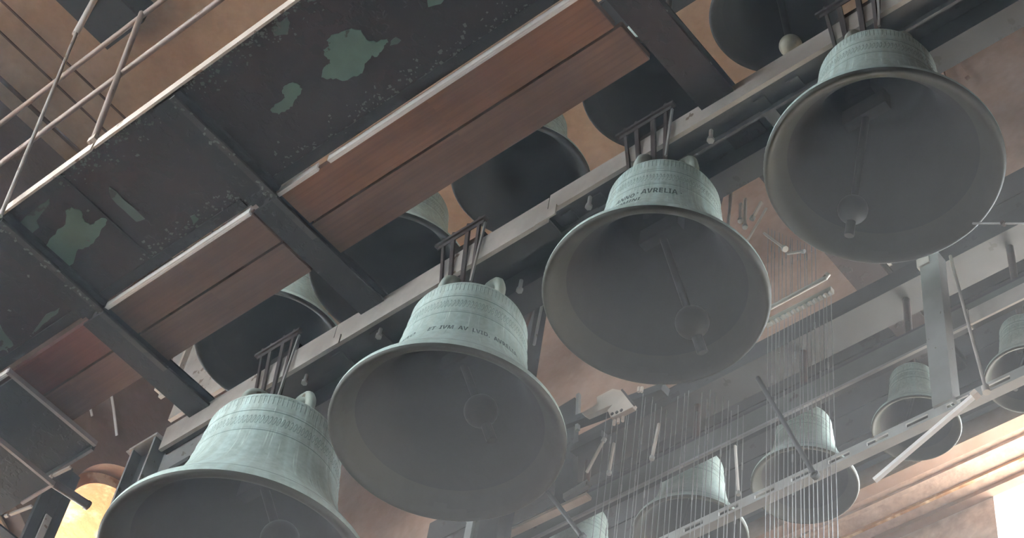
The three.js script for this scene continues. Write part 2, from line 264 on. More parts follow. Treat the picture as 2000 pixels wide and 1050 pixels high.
// ---------------------------------------------------------------- guard rail on the deck edge
{
  const t = thing('guard_rail', 'thin cream guard rail standing on the near deck edge', 'railing', [-6.3, 2.35, 8.16]);
  part('top_rail', rod(V(-9.1, 2.352, 9.84), V(1, 2.352, 9.84), 0.018), M.railPaint, t);
  part('middle_rail', rod(V(-9.1, 2.352, 9.01), V(1, 2.352, 9.01), 0.018), M.railPaint, t);
  for (const [a, y0] of [[-6.24, 8.15], [-4.2, 8.16], [-2.2, 8.16]]) { const p = part('post', rod(V(a, 2.340, y0), V(a - 0.29, 2.340, 9.85), 0.02), M.railPaint, t); part('foot', box(a - 0.03, a + 0.03, 2.32, 2.37, 8.15, 8.19), M.creamPaint, p); }
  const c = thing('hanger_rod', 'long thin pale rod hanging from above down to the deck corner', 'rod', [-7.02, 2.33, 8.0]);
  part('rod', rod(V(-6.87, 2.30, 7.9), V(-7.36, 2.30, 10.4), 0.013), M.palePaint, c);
  part('sunlit_top', rod(V(-7.36, 2.30, 10.35), V(-7.42, 2.30, 11.6), 0.024), M.whitePaint, c);  // upper length coloured white for the sunlight on it
}

// ---------------------------------------------------------------- bells
const OUT = [[1.0, 0.022], [0.996, 0.045], [0.975, 0.075], [0.93, 0.115], [0.925, 0.122], [0.915, 0.13], [0.85, 0.19], [0.775, 0.26], [0.70, 0.345], [0.645, 0.43], [0.60, 0.53], [0.572, 0.63], [0.574, 0.637], [0.570, 0.644], [0.556, 0.72], [0.558, 0.727], [0.553, 0.733], [0.54, 0.83], [0.54, 0.836], [0.535, 0.842], [0.525, 0.92], [0.526, 0.935], [0.518, 0.95], [0.495, 0.985], [0.46, 1.0], [0.38, 1.012], [0.22, 1.03], [0.0, 1.035]];
const IN = [[0.0, 0.955], [0.30, 0.94], [0.42, 0.90], [0.455, 0.80], [0.48, 0.66], [0.52, 0.52], [0.58, 0.40], [0.66, 0.28], [0.745, 0.185], [0.80, 0.13]];
const LIP = [[0.80, 0.13], [0.835, 0.095], [0.90, 0.035], [0.945, 0.006], [0.975, 0.0], [0.99, 0.007], [1.0, 0.022]];
function smooth(pts, n) { const c = new THREE.CatmullRomCurve3(pts.map(([r, h]) => new THREE.Vector3(r, h, 0)), false, 'centripetal'); return c.getPoints(n).map((p) => [Math.max(p.x, 0), p.y]); }
const lathe = (pts, R, H, phi0, seg = 96) => new THREE.LatheGeometry(pts.map(([r, h]) => new THREE.Vector2(r * R, h * H)), seg, phi0, Math.PI * 2);
function canvas(w, h) { const c = document.createElement('canvas'); c.width = w; c.height = h; return c; }
const PL = (() => { const p = smooth(OUT, 90), L = [0]; for (let i = 1; i < p.length; i++) L.push(L[i - 1] + Math.hypot(p[i][0] - p[i - 1][0], p[i][1] - p[i - 1][1])); return { p, L }; })();
const vOf = (h) => { const i = PL.p.findIndex((q) => q[1] >= h); return PL.L[i] / PL.L[PL.L.length - 1]; };
function patina(seed0, lines, streak) {                                  // green bronze: streaks, wear, cast friezes and lettering; v runs up the profile, u = 0.5 looks at the camera
  seed = seed0; const W = 2048, H = 512, col = canvas(W, H), hgt = canvas(W, H), c = col.getContext('2d'), k = hgt.getContext('2d');
  const im = c.createImageData(W, H), o = (seed0 * 37) % N;
  for (let y = 0; y < H; y++) for (let x = 0; x < W; x++) {
    const i = (y * W + x) * 4, n1 = nA[((y + o) % N) * N + (x >> 1) % N], n2 = nC[((y * 2 + o) % N) * N + x % N], st = nB[(((y >> 4) + o) % N) * N + (x * 2) % N], wear = (n1 - 0.5) * 46 + (n2 - 0.5) * 30 + (st - 0.5) * 50 * streak, t = 1 - y / H;
    const g = 186 + wear, cool = 6 * (st - 0.5);
    im.data[i] = g - 13 - cool * 2; im.data[i + 1] = g; im.data[i + 2] = g - 6 + cool; im.data[i + 3] = 255;
  }
  c.putImageData(im, 0, 0);
  k.fillStyle = '#808080'; k.fillRect(0, 0, W, H);
  for (let i = 0; i < 170 * streak; i++) { const x = rr(0, W), y = rr(H * 0.22, H * 0.72), l = rr(20, 130); const g = c.createLinearGradient(0, y, 0, y + l); const q = rnd() < 0.7 ? '214,228,218' : '112,128,122'; g.addColorStop(0, `rgba(${q},0)`); g.addColorStop(0.4, `rgba(${q},${rr(0.35, 0.85)})`); g.addColorStop(1, `rgba(${q},0)`); c.fillStyle = g; c.fillRect(x, y, rr(2, 6), l); }
  // frieze of relief leaves and two bands of cast letters near the shoulder
  const relief = (y, h, f) => { for (let x = 0; x < W; x += h * 0.55) f(x, y, h); };
  k.fillStyle = '#d8d8d8'; k.strokeStyle = '#e0e0e0'; k.lineWidth = 3; c.strokeStyle = 'rgba(78,94,90,0.7)'; c.fillStyle = 'rgba(78,94,90,0.7)';
  for (const y of [118, 152, 208, 262]) { k.fillRect(0, y, W, 4); c.fillRect(0, y + 4, W, 2); }
  relief(135, 26, (x, y, h) => { k.beginPath(); k.arc(x, y, h * 0.36, 0.2, 5.2); k.stroke(); c.lineWidth = 2; c.beginPath(); c.arc(x + 1, y + 2, h * 0.34, 0.2, 5.2); c.stroke(); });
  relief(180, 40, (x, y, h) => { const a = rnd(); k.fillRect(x, y - h * 0.3, 5, h * 0.6); c.fillRect(x + 4, y - h * 0.3, 2, h * 0.6); if (a > 0.4) { k.fillRect(x, y - h * 0.3, h * 0.35, 4); c.fillRect(x, y - h * 0.3 + 4, h * 0.35, 2); } if (a > 0.7) { k.beginPath(); k.arc(x + 6, y, 7, -1.6, 1.6); k.stroke(); } });
  relief(236, 34, (x, y, h) => { k.beginPath(); k.ellipse(x, y, h * 0.18, h * 0.34, 0.5, 0, 7); k.fill(); c.lineWidth = 1.5; c.beginPath(); c.ellipse(x + 1, y + 2, h * 0.18, h * 0.34, 0.5, 0, 7); c.stroke(); });
  { const y = (1 - vOf(0.975)) * H; c.fillStyle = 'rgba(225,236,228,0.55)'; c.fillRect(0, y - 5, W, 8); const y2 = (1 - vOf(0.12)) * H; c.fillStyle = 'rgba(96,108,104,0.55)'; c.fillRect(0, y2 - 2, W, 4); }  // bright shoulder band is a rim highlight painted into the patina
  for (const [txt, u, v, px, stretch] of lines) { c.save(); c.translate(u * W, (1 - v) * H); c.scale(stretch, 1); c.font = `bold ${px}px sans-serif`; c.textAlign = 'center'; c.fillStyle = 'rgba(52,62,60,0.9)'; c.fillText(txt, 0, 0); c.restore(); k.save(); k.translate(u * W, (1 - v) * H); k.scale(stretch, 1); k.font = `bold ${px}px sans-serif`; k.textAlign = 'center'; k.fillStyle = '#ffffff'; k.fillText(txt, 0, 0); k.restore(); }
  const tex = (cv, srgb) => { const t = new THREE.CanvasTexture(cv); t.wrapS = THREE.RepeatWrapping; if (srgb) t.colorSpace = THREE.SRGBColorSpace; return t; };
  return new THREE.MeshStandardMaterial({ color: rgb(1.06, 1.08, 1.065), map: tex(col, true), bumpMap: tex(hgt, false), bumpScale: 0.004, roughness: 0.72, metalness: 0.1 });
}
function arcV(g, pts) {                                                  // v along the length of the profile instead of by point number
  const L = [0]; for (let i = 1; i < pts.length; i++) L.push(L[i - 1] + Math.hypot(pts[i][0] - pts[i - 1][0], pts[i][1] - pts[i - 1][1]));
  const uv = g.attributes.uv, n = pts.length; for (let i = 0; i < uv.count; i++) uv.setY(i, L[i % n] / L[n - 1]); return g;
}
function bell(name, label, group, [a, b, y], R, H, mat, { face = 50, seg = 96, canons = true, clap, innerMat = M.bellInside, lipMat = M.bellLip, category = 'bell' } = {}) {
  const t = thing(name, label, category, [a, b, y], group), at = (g) => { const m = g.clone(); m.translate(a, y, -b); return m; };
  const pts = smooth(OUT, 90), phi0 = (face - 180) * Math.PI / 180;
  part('shell', at(arcV(lathe(pts, R, H, phi0, seg), pts)), mat, t, { keepUV: true });
  const flip = (g) => { const i = g.index.array; for (let k = 0; k < i.length; k += 3) { const q = i[k]; i[k] = i[k + 1]; i[k + 1] = q; } g.computeVertexNormals(); return g; };
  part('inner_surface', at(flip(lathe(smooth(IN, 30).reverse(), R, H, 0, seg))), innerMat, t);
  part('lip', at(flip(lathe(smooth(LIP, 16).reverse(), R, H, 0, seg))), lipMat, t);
  if (canons) {
    const top = H * 1.02;
    for (let i = 0; i < 4; i++) { const an = i * Math.PI / 2 + 0.12, c = Math.cos(an), s = Math.sin(an), r0 = R * 0.34, r1 = R * 0.12, h = Math.min(0.2, 7.86 - (y + top)) ; const P = (r, q) => new THREE.Vector3(a + c * r, y + top + q, -b + s * r); part('crown_loop', tube([P(r0, -0.03), P(r0 * 1.05, h * 0.55), P(r0 * 0.85, h), P(r1 * 1.4, h * 1.02), P(r1, h * 0.5), P(r1, -0.02)], 0.024 + R * 0.01, 20, 8), M.crown, t); }
    part('crown_boss', at((() => { const g = new THREE.CylinderGeometry(R * 0.14, R * 0.2, 0.14, 20); g.translate(0, top + 0.05, 0); return g; })()), M.crown, t);
  }
  if (clap) {                                                           // clapper, drawn towards its wire
    const [da, db, ry, ball, ya = 0] = clap, top = V(a, b, y + H * 0.86), piv = V(a + ya, b, y + H * 0.66), end = V(a + da, b + db, y + ry);
    const k = part('clapper', [rod(piv, end, R * 0.035, 12)], M.clapper, t);
    const sph = new THREE.SphereGeometry(ball, 24, 16); sph.translate(end.x, end.y, end.z); part('ball', sph, M.clapper, k);
    const d = end.clone().sub(piv).normalize(); part('flight', rod(end.clone().addScaledVector(d, ball * 0.7), end.clone().addScaledVector(d, ball * 2.0), ball * 0.32, 12), M.clapper, k);
    part('yoke', [box(a + ya - R * 0.22, a + ya + R * 0.22, b - R * 0.05, b + R * 0.05, y + H * 0.62, y + H * 0.76), box(a + ya - R * 0.13, a + ya + R * 0.13, b - R * 0.13, b + R * 0.13, y + H * 0.76, y + H * 0.93)], ya ? M.yokeIron : M.clapper, t);
  }
  return t;
}
const FRONT = [
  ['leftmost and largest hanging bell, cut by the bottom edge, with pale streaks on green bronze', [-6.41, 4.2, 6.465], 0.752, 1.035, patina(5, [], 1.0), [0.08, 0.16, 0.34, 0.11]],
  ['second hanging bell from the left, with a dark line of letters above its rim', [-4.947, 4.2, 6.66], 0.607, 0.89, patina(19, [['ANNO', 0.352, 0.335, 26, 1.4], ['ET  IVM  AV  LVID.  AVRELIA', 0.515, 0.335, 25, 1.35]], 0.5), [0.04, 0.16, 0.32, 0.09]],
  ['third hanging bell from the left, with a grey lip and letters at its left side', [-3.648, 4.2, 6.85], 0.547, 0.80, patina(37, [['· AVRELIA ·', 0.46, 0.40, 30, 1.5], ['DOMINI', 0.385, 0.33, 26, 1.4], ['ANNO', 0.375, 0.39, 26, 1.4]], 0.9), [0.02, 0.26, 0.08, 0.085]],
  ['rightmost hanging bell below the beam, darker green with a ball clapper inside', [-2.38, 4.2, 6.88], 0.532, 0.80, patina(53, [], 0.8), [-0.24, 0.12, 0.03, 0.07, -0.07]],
];
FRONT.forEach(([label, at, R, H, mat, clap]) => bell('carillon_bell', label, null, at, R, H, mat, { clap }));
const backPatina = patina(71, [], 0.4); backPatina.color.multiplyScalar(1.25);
[[-6.76, 4.18, 8.5, 0.49, 0.72], [-5.74, 4.18, 8.5, 0.50, 0.70], [-4.645, 4.095, 8.5, 0.406, 0.60], [-3.70, 4.05, 8.5, 0.368, 0.55], [-2.87, 4.05, 8.5, 0.345, 0.52], [-2.05, 4.05, 8.5, 0.33, 0.5]].forEach(([a, b, y, R, H], i) => {
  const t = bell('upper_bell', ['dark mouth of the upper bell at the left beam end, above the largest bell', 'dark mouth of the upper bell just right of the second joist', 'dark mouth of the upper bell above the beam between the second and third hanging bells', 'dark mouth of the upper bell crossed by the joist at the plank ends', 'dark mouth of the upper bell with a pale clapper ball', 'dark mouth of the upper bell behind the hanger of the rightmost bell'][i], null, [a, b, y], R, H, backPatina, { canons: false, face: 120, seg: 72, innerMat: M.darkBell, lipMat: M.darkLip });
  if (i === 4) { const e = V(-2.89, 4.22, 8.47), k = part('clapper', rod(V(a, b, y + H * 0.8), e, 0.02), M.clapper, t), s = new THREE.SphereGeometry(0.062, 24, 16); s.translate(e.x, e.y, e.z); part('ball', s, M.paleBall, k, { label: 'pale clapper ball' }); }
  const h = thing('bell_hanger', ['iron hanger of the upper bell at the left beam end', 'iron hanger of the upper bell right of the second joist', 'iron hanger of the upper bell in the middle of the upper row', 'iron hanger of the upper bell crossed by the third joist', 'iron hanger of the upper bell with the pale clapper ball', 'iron hanger of the last upper bell on the right'][i], 'hanger', [a, b, y + H]);
  part('hanger_rod', [rod(V(a - 0.08, b, y + H * 1.02), V(a - 0.08, b, 9.75), 0.02), rod(V(a + 0.08, b, y + H * 1.02), V(a + 0.08, b, 9.75), 0.02)], M.strapIron, h);
});
{ const t = thing('upper_beam', 'dark steel beam carrying the upper row of bells', 'beam', [-4.5, 4.1, 9.75]); part('bottom_flange', box(-7.6, 2.5, 3.95, 4.27, 9.75, 9.78), M.darkSteel, t); part('web', box(-7.6, 2.5, 4.09, 4.13, 9.78, 10.1), M.darkSteel, t); }

// ---------------------------------------------------------------- main bell beam with its hangers
{
  const t = thing('bell_beam', 'long beam carrying the four large bells, pale painted side and dark underside', 'beam', [-4, 4.06, 8.0]);
  const rise = (a) => (a + 7.42) * 0.0;
  part('side_plate', [box(-7.42, -5.95, 4.06, 4.085, 7.885, 8.08), box(-5.945, -4.35, 4.06, 4.085, 7.885, 8.082), box(-4.345, 2.5, 4.06, 4.085, 7.945, 8.1)], M.palePaint, t, { label: 'pale painted near side' });
  part('lap_plate', [box(-6.02, -5.88, 4.052, 4.062, 7.872, 7.95), box(-4.42, -4.28, 4.052, 4.062, 7.875, 7.96)], M.palePaint, t);
  part('bottom_flange', [box(-7.42, -4.35, 4.086, 4.20, 7.90, 7.915), box(-7.42, -4.35, 4.36, 4.52, 7.90, 7.915), box(-4.345, 2.5, 4.086, 4.20, 7.95, 7.965), box(-4.345, 2.5, 4.36, 4.52, 7.95, 7.965)], M.darkSteel, t);
  part('web', [box(-7.42, 2.5, 4.19, 4.205, 7.91, 8.085), box(-7.42, 2.5, 4.36, 4.375, 7.91, 8.085)], M.darkSteel, t);
  part('cover_plate', box(-7.42, 2.5, 4.085, 4.52, 8.07, 8.085), M.darkSteel, t);
  part('tie_plate', [-6.0, -5.7, -4.3, -4.1, -3.05, -2.85].map((a) => box(a, a + 0.07, 4.12, 4.46, (a < -4.35 ? 7.888 : 7.938), (a < -4.35 ? 7.90 : 7.95))), M.darkSteel, t);
  for (const [x, y] of [[740, 655], [1388, 272], [1150, 402], [595, 745], [1015, 565]]) { const p = onY(x, y, 7.84); const bo = part('bolt', rod(p, p.clone().setY(7.92), 0.011, 8), M.zinc, t); part('bolt_head', rod(p.clone().setY(7.825), p.clone().setY(7.845), 0.02, 6), M.zinc, bo); }
}
FRONT.forEach(([, [a, b, y], R, H], i) => {
  const o = 0.03, t = thing('bell_hanger', ['iron strap hanger of the largest bell at the left beam end', 'iron strap hanger of the lettered second bell', 'iron strap hanger of the grey lipped third bell', 'iron strap hanger of the rightmost hanging bell'][i], 'hanger', [a - o, 4.2, 8.2]);
  const c = a - o;
  for (const [b0, sgn] of [[4.02, -1], [4.56, 1]]) {
    const top = part('top_bar', [box(c - 0.19, c + 0.19, b0 - 0.012, b0 + 0.02, 8.195, 8.215), box(c - 0.17, c + 0.17, b0 - 0.0, b0 + 0.004, 8.165, 8.2)], M.strapIron, t);
    for (const [k, w] of [[-0.135, 0.018], [-0.06, 0.026], [0.05, 0.028], [0.135, 0.02]]) {
      const p = V(c + k, b0 + 0.005, 8.2), q = V(c + k * 0.8 + 0.01, b0 + (sgn < 0 ? 0.06 : -0.06), y + H + 0.06);
      const s = part('strap', bar(p, q, w, 0.014), M.strapIron, t);
      part('strap_eye', bar(q.clone().add(V(0, 0, 0.04)), q.clone().add(V(0, 0, -0.04)), w * 2.0, 0.03), M.strapIron, s);
      part('nut', rod(p, p.clone().add(V(0, 0, 0.035)), 0.016, 6), M.strapIron, s);
    }
    part('rear_strip', bar(V(c + 0.165, b0 + 0.02, 8.19), V(c + 0.15, b0 + 0.02, y + H + 0.12), 0.012, 0.012), M.zinc, t);
  }
  part('packing_block', [box(c - 0.12, c + 0.12, 4.09, 4.50, 8.10, 8.195)], M.strapIron, t);
  part('cross_pin', rod(V(c, 4.04, y + H * 1.02 + 0.15), V(c, 4.5, y + H * 1.02 + 0.15), 0.024, 10), M.strapIron, t);
});
{ // left end: steel column under the beam, pale column above it
  const t = thing('steel_column', 'grey steel channel column under the left end of the bell beam', 'column', [-7.56, 4.1, 4]);
  part('web', box(-7.665, -7.47, 4.10, 4.115, 1.0, 8.0), M.darkSteel, t);
  part('flange', [box(-7.68, -7.662, 4.03, 4.2, 1.0, 8.0)], M.greyPaint, t); part('flange', [box(-7.472, -7.455, 4.03, 4.2, 1.0, 8.0)], M.greyPaint, t);
  part('cap_plate', box(-7.70, -7.44, 4.02, 4.25, 8.0, 8.02), M.palePaint, t);
  const g = part('gusset', box(-7.44, -7.0, 4.12, 4.14, 7.45, 7.95), M.greyPaint, t); part('slot', box(-7.30, -7.12, 4.105, 4.121, 7.66, 7.70), M.darkSteel, g);
  const u = thing('pale_column', 'pale grey steel column behind the first upper bell at the left', 'column', [-8.2, 4.5, 9.05]);
  part('face', [box(-8.51, -8.25, 4.50, 4.53, 9.45, 11.6), box(-8.25, -7.6, 4.50, 4.53, 9.05, 11.6)], M.palePaint, u); part('rib', box(-8.325, -8.30, 4.46, 4.50, 9.35, 11.6), M.creamPaint, u); part('edge', box(-8.53, -8.51, 4.46, 4.53, 9.5, 11.6), M.creamPaint, u);
}
{ // dark hatch panels in the left corner
  const t = thing('hatch', 'large dark steel panel with a pale edge in the left corner below the deck', 'panel', [-8.5, 3.4, 7.98]);
  part('sheet', box(-9.18, -7.84, 3.19, 3.86, 7.99, 8.01), M.pitch, t); part('edge_trim', box(-7.84, -7.815, 3.13, 3.86, 7.975, 8.01), M.greyPink, t, { label: 'pale pinkish edge' });
  part('edge_angle', box(-9.18, -7.84, 3.85, 3.87, 7.95, 8.01), M.darkSteel, t);
  const u = thing('small_hatch', 'smaller dark panel below the hatch panel with a bent pale edge', 'panel', [-8.6, 3.7, 7.7]);
  part('sheet', box(-9.18, -8.05, 3.1, 3.80, 7.71, 7.73), M.pitch, u); part('edge_trim', [box(-8.05, -8.03, 3.3, 3.80, 7.695, 7.73), box(-8.33, -8.03, 3.79, 3.81, 7.695, 7.73)], M.greyPink, u);
  for (const [x0, y0, x1, y1, l] of [[105, 928, 138, 912, 'upper'], [20, 1004, 62, 988, 'lower']]) { const p = onY(x0, y0, 7.9), q = onY(x1, y1, 7.9), v = thing('slat_bar', l + ' short pale bar in front of the dark left corner', 'bar', [p.x, -p.z, p.y]); part('bar', bar(p, q, 0.02, 0.015), M.palePaint, v); part('bar_end', bar(p.clone().lerp(q, -0.25), p.clone().lerp(q, -0.1), 0.02, 0.015), M.palePaint, v); }
  const sh = thing('added_boards', 'dark boards added for the darker left wall beside the sunlit arch', 'added_boards', [-9.15, 4.3, 8]);
  for (let i = 0; i < 3; i++) part('board', box(-9.18, -9.14, 4.275 + i * 0.075, 4.347 + i * 0.075, 7.0, 9.02 - i * 0.02), M.darkSteel, sh);  // added boards give the dark tone of the wall here
  part('pale_wedge', box(-9.135, -9.12, 4.36, 4.41, 7.6, 8.5), M.palePaint, sh);
  const w = thing('stub_rod', 'dark round bar poking across the sunlit arch', 'rod', [-8.2, 4.1, 8]); part('bar', rod(V(-8.45, 3.9, 8.1), onY(170, 985, 8.1), 0.03), M.strapIron, w); part('bar_cap', rod(onY(168, 984, 8.1), onY(173, 988, 8.1), 0.034), M.strapIron, w);
}

// ---------------------------------------------------------------- far side: girder, slotted rail, small bells, post
{
  const t = thing('far_girder', 'long grey girder running behind the wires above the small bells', 'girder', [-4, 5, 6.7]);
  part('near_face', box(-7.5, 2.5, 5.0, 5.015, 6.65, 6.80), M.slatePaint, t); part('bottom_flange', box(-7.5, 2.5, 5.0, 5.025, 6.64, 6.655), M.darkSteel, t); part('top_flange', box(-7.5, 2.5, 5.0, 5.025, 6.80, 6.815), M.darkSteel, t);
  part('lower_lip', box(-7.5, 2.5, 4.985, 5.0, 6.64, 6.655), M.greyPaint, t);
  const pb0 = onB(1893, 622, 4.93), pbar = thing('pale_bar', 'pale painted bar starting beside the brace rod and running off the right edge', 'bar', [pb0.x, 4.93, pb0.y]); part('face', box(pb0.x, 2.0, 4.93, 4.94, pb0.y - 0.04, pb0.y + 0.06), M.palePaint, pbar); part('end_plate', box(pb0.x - 0.008, pb0.x, 4.925, 4.96, pb0.y - 0.045, pb0.y + 0.065), M.palePaint, pbar);
  const p = thing('wall_boarding', 'dark boarded panel on the far wall behind the small bells', 'panel', [-4.5, 6.3, 8]);
  for (let i = 0; i < 6; i++) part('board', box(-7.4, -1.2, 6.3, 6.34, 7.66 + i * 0.24, 7.89 + i * 0.24), M.darkSteel, p);
  for (let i = 6; i < 8; i++) part('board', box(-3.65, -1.2, 6.3, 6.34, 7.66 + i * 0.24, 7.89 + i * 0.24), M.darkSteel, p);
  const r = thing('slotted_rail', 'pale slotted steel rail crossing in front of the small bells', 'rail', [-3.5, 4.9, 6.05]);
  const holes = []; const a0 = -4.4, a1 = 1.2; const s = new THREE.Shape([[a0, 0], [a1, 0], [a1, 0.06], [a0, 0.06]].map((q) => new THREE.Vector2(...q)));
  for (let a = a0 + 0.05; a < a1 - 0.1; a += 0.2) { const h = new THREE.Path(); h.moveTo(a, 0.017); h.lineTo(a + 0.11, 0.017); h.lineTo(a + 0.11, 0.042); h.lineTo(a, 0.042); h.closePath(); s.holes.push(h); }
  const g = new THREE.ExtrudeGeometry(s, { depth: 0.008, bevelEnabled: false }); g.translate(0, 6.03, -4.9); part('slotted_face', g, M.zinc, r); part('back_leg', box(a0, a1, 4.9, 4.94, 6.03, 6.036), M.zinc, r);
  const q = thing('grey_post', 'light grey vertical post standing on the slotted rail at the right', 'post', [-2.53, 4.88, 6.05]);
  const pa = onB(1838, 800, 4.87), pb = onB(1834, 492, 4.87); part('post_face', box(pa.x - 0.035, pa.x + 0.065, 4.86, 4.875, 6.06, pb.y), M.greyPaint, q); part('post_side', box(pa.x + 0.05, pa.x + 0.065, 4.875, 4.93, 6.06, pb.y), M.greyPaint, q); part('post_cap', box(pa.x - 0.045, pa.x + 0.02, 4.85, 4.94, pb.y - 0.06, pb.y), M.palePaint, q);
  const br = thing('brace_rod', 'thin pale brace rod slanting down beside the grey post', 'rod', [-2.4, 4.86, 6.5]); part('rod', rod(onB(1856, 500, 4.85), onB(1926, 762, 4.85), 0.008), M.palePaint, br); part('rod_end', rod(onB(1924, 755, 4.85), onB(1927, 766, 4.85), 0.018), M.palePaint, br);
  const ra = thing('slanting_bar', 'bar slanting across the lit window opening, whitened for sunlight', 'bar', [-3, 5.5, 7]); part('bar', bar(onB(1708, 938, 4.8), onB(1908, 768, 4.8), 0.02, 0.02), M.whitePaint, ra); part('bar_end', bar(onB(1900, 775, 4.8), onB(1910, 766, 4.8), 0.032, 0.03), M.creamPaint, ra);  // white colour stands for sun falling on the bar
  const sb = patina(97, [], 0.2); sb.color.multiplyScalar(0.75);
  [[1120, 1145, 0.28], [1348, 1050, 0.295], [1572, 950, 0.262], [1790, 838, 0.21], [2012, 742, 0.205]].forEach(([x, y, R], i) => {
    const c = onB(x, y, 5.32), H = R * 1.75;
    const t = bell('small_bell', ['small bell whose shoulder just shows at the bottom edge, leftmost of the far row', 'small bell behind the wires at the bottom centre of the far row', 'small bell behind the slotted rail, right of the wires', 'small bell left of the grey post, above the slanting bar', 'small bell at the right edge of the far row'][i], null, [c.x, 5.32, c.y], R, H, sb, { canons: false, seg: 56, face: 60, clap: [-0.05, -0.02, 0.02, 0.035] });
    const k = thing('bell_rod', ['iron rod carrying the leftmost small bell', 'iron rod carrying the small bell behind the wires', 'iron rod carrying the small bell behind the slotted rail', 'iron rod carrying the small bell left of the grey post', 'iron rod carrying the small bell at the right edge'][i], 'hanger', [c.x, 5.32, c.y + H]); part('rod', rod(V(c.x, 5.32, c.y + H), V(c.x, 5.32, 7.5), 0.02), M.strapIron, k);
  });
  const hb = thing('small_bell_beam', 'dark beam carrying the row of small bells', 'beam', [-3, 5.32, 7.5]); part('bottom_flange', box(-5.5, 2.5, 5.22, 5.42, 7.5, 7.53), M.darkSteel, hb); part('web', box(-5.5, 2.5, 5.30, 5.34, 7.53, 7.75), M.darkSteel, hb);
  const mo = thing('window_ledge', 'pale moulded stone strip along the lintel of the lit opening', 'moulding', [-2, 6.4, 7.6]); part('strip', box(-5.1, 2.1, 6.36, 6.44, 7.545, 7.57), M.pinkPlaster, mo); part('fillet', box(-5.1, 2.1, 6.50, 6.53, 7.55, 7.57), M.stone, mo); part('fillet', box(-5.1, 2.1, 6.64, 6.66, 7.552, 7.57), M.ochreStone, mo); part('outer_edge', box(-5.1, 2.1, 6.74, 6.80, 7.54, 7.57), M.pinkPlaster, mo);
}
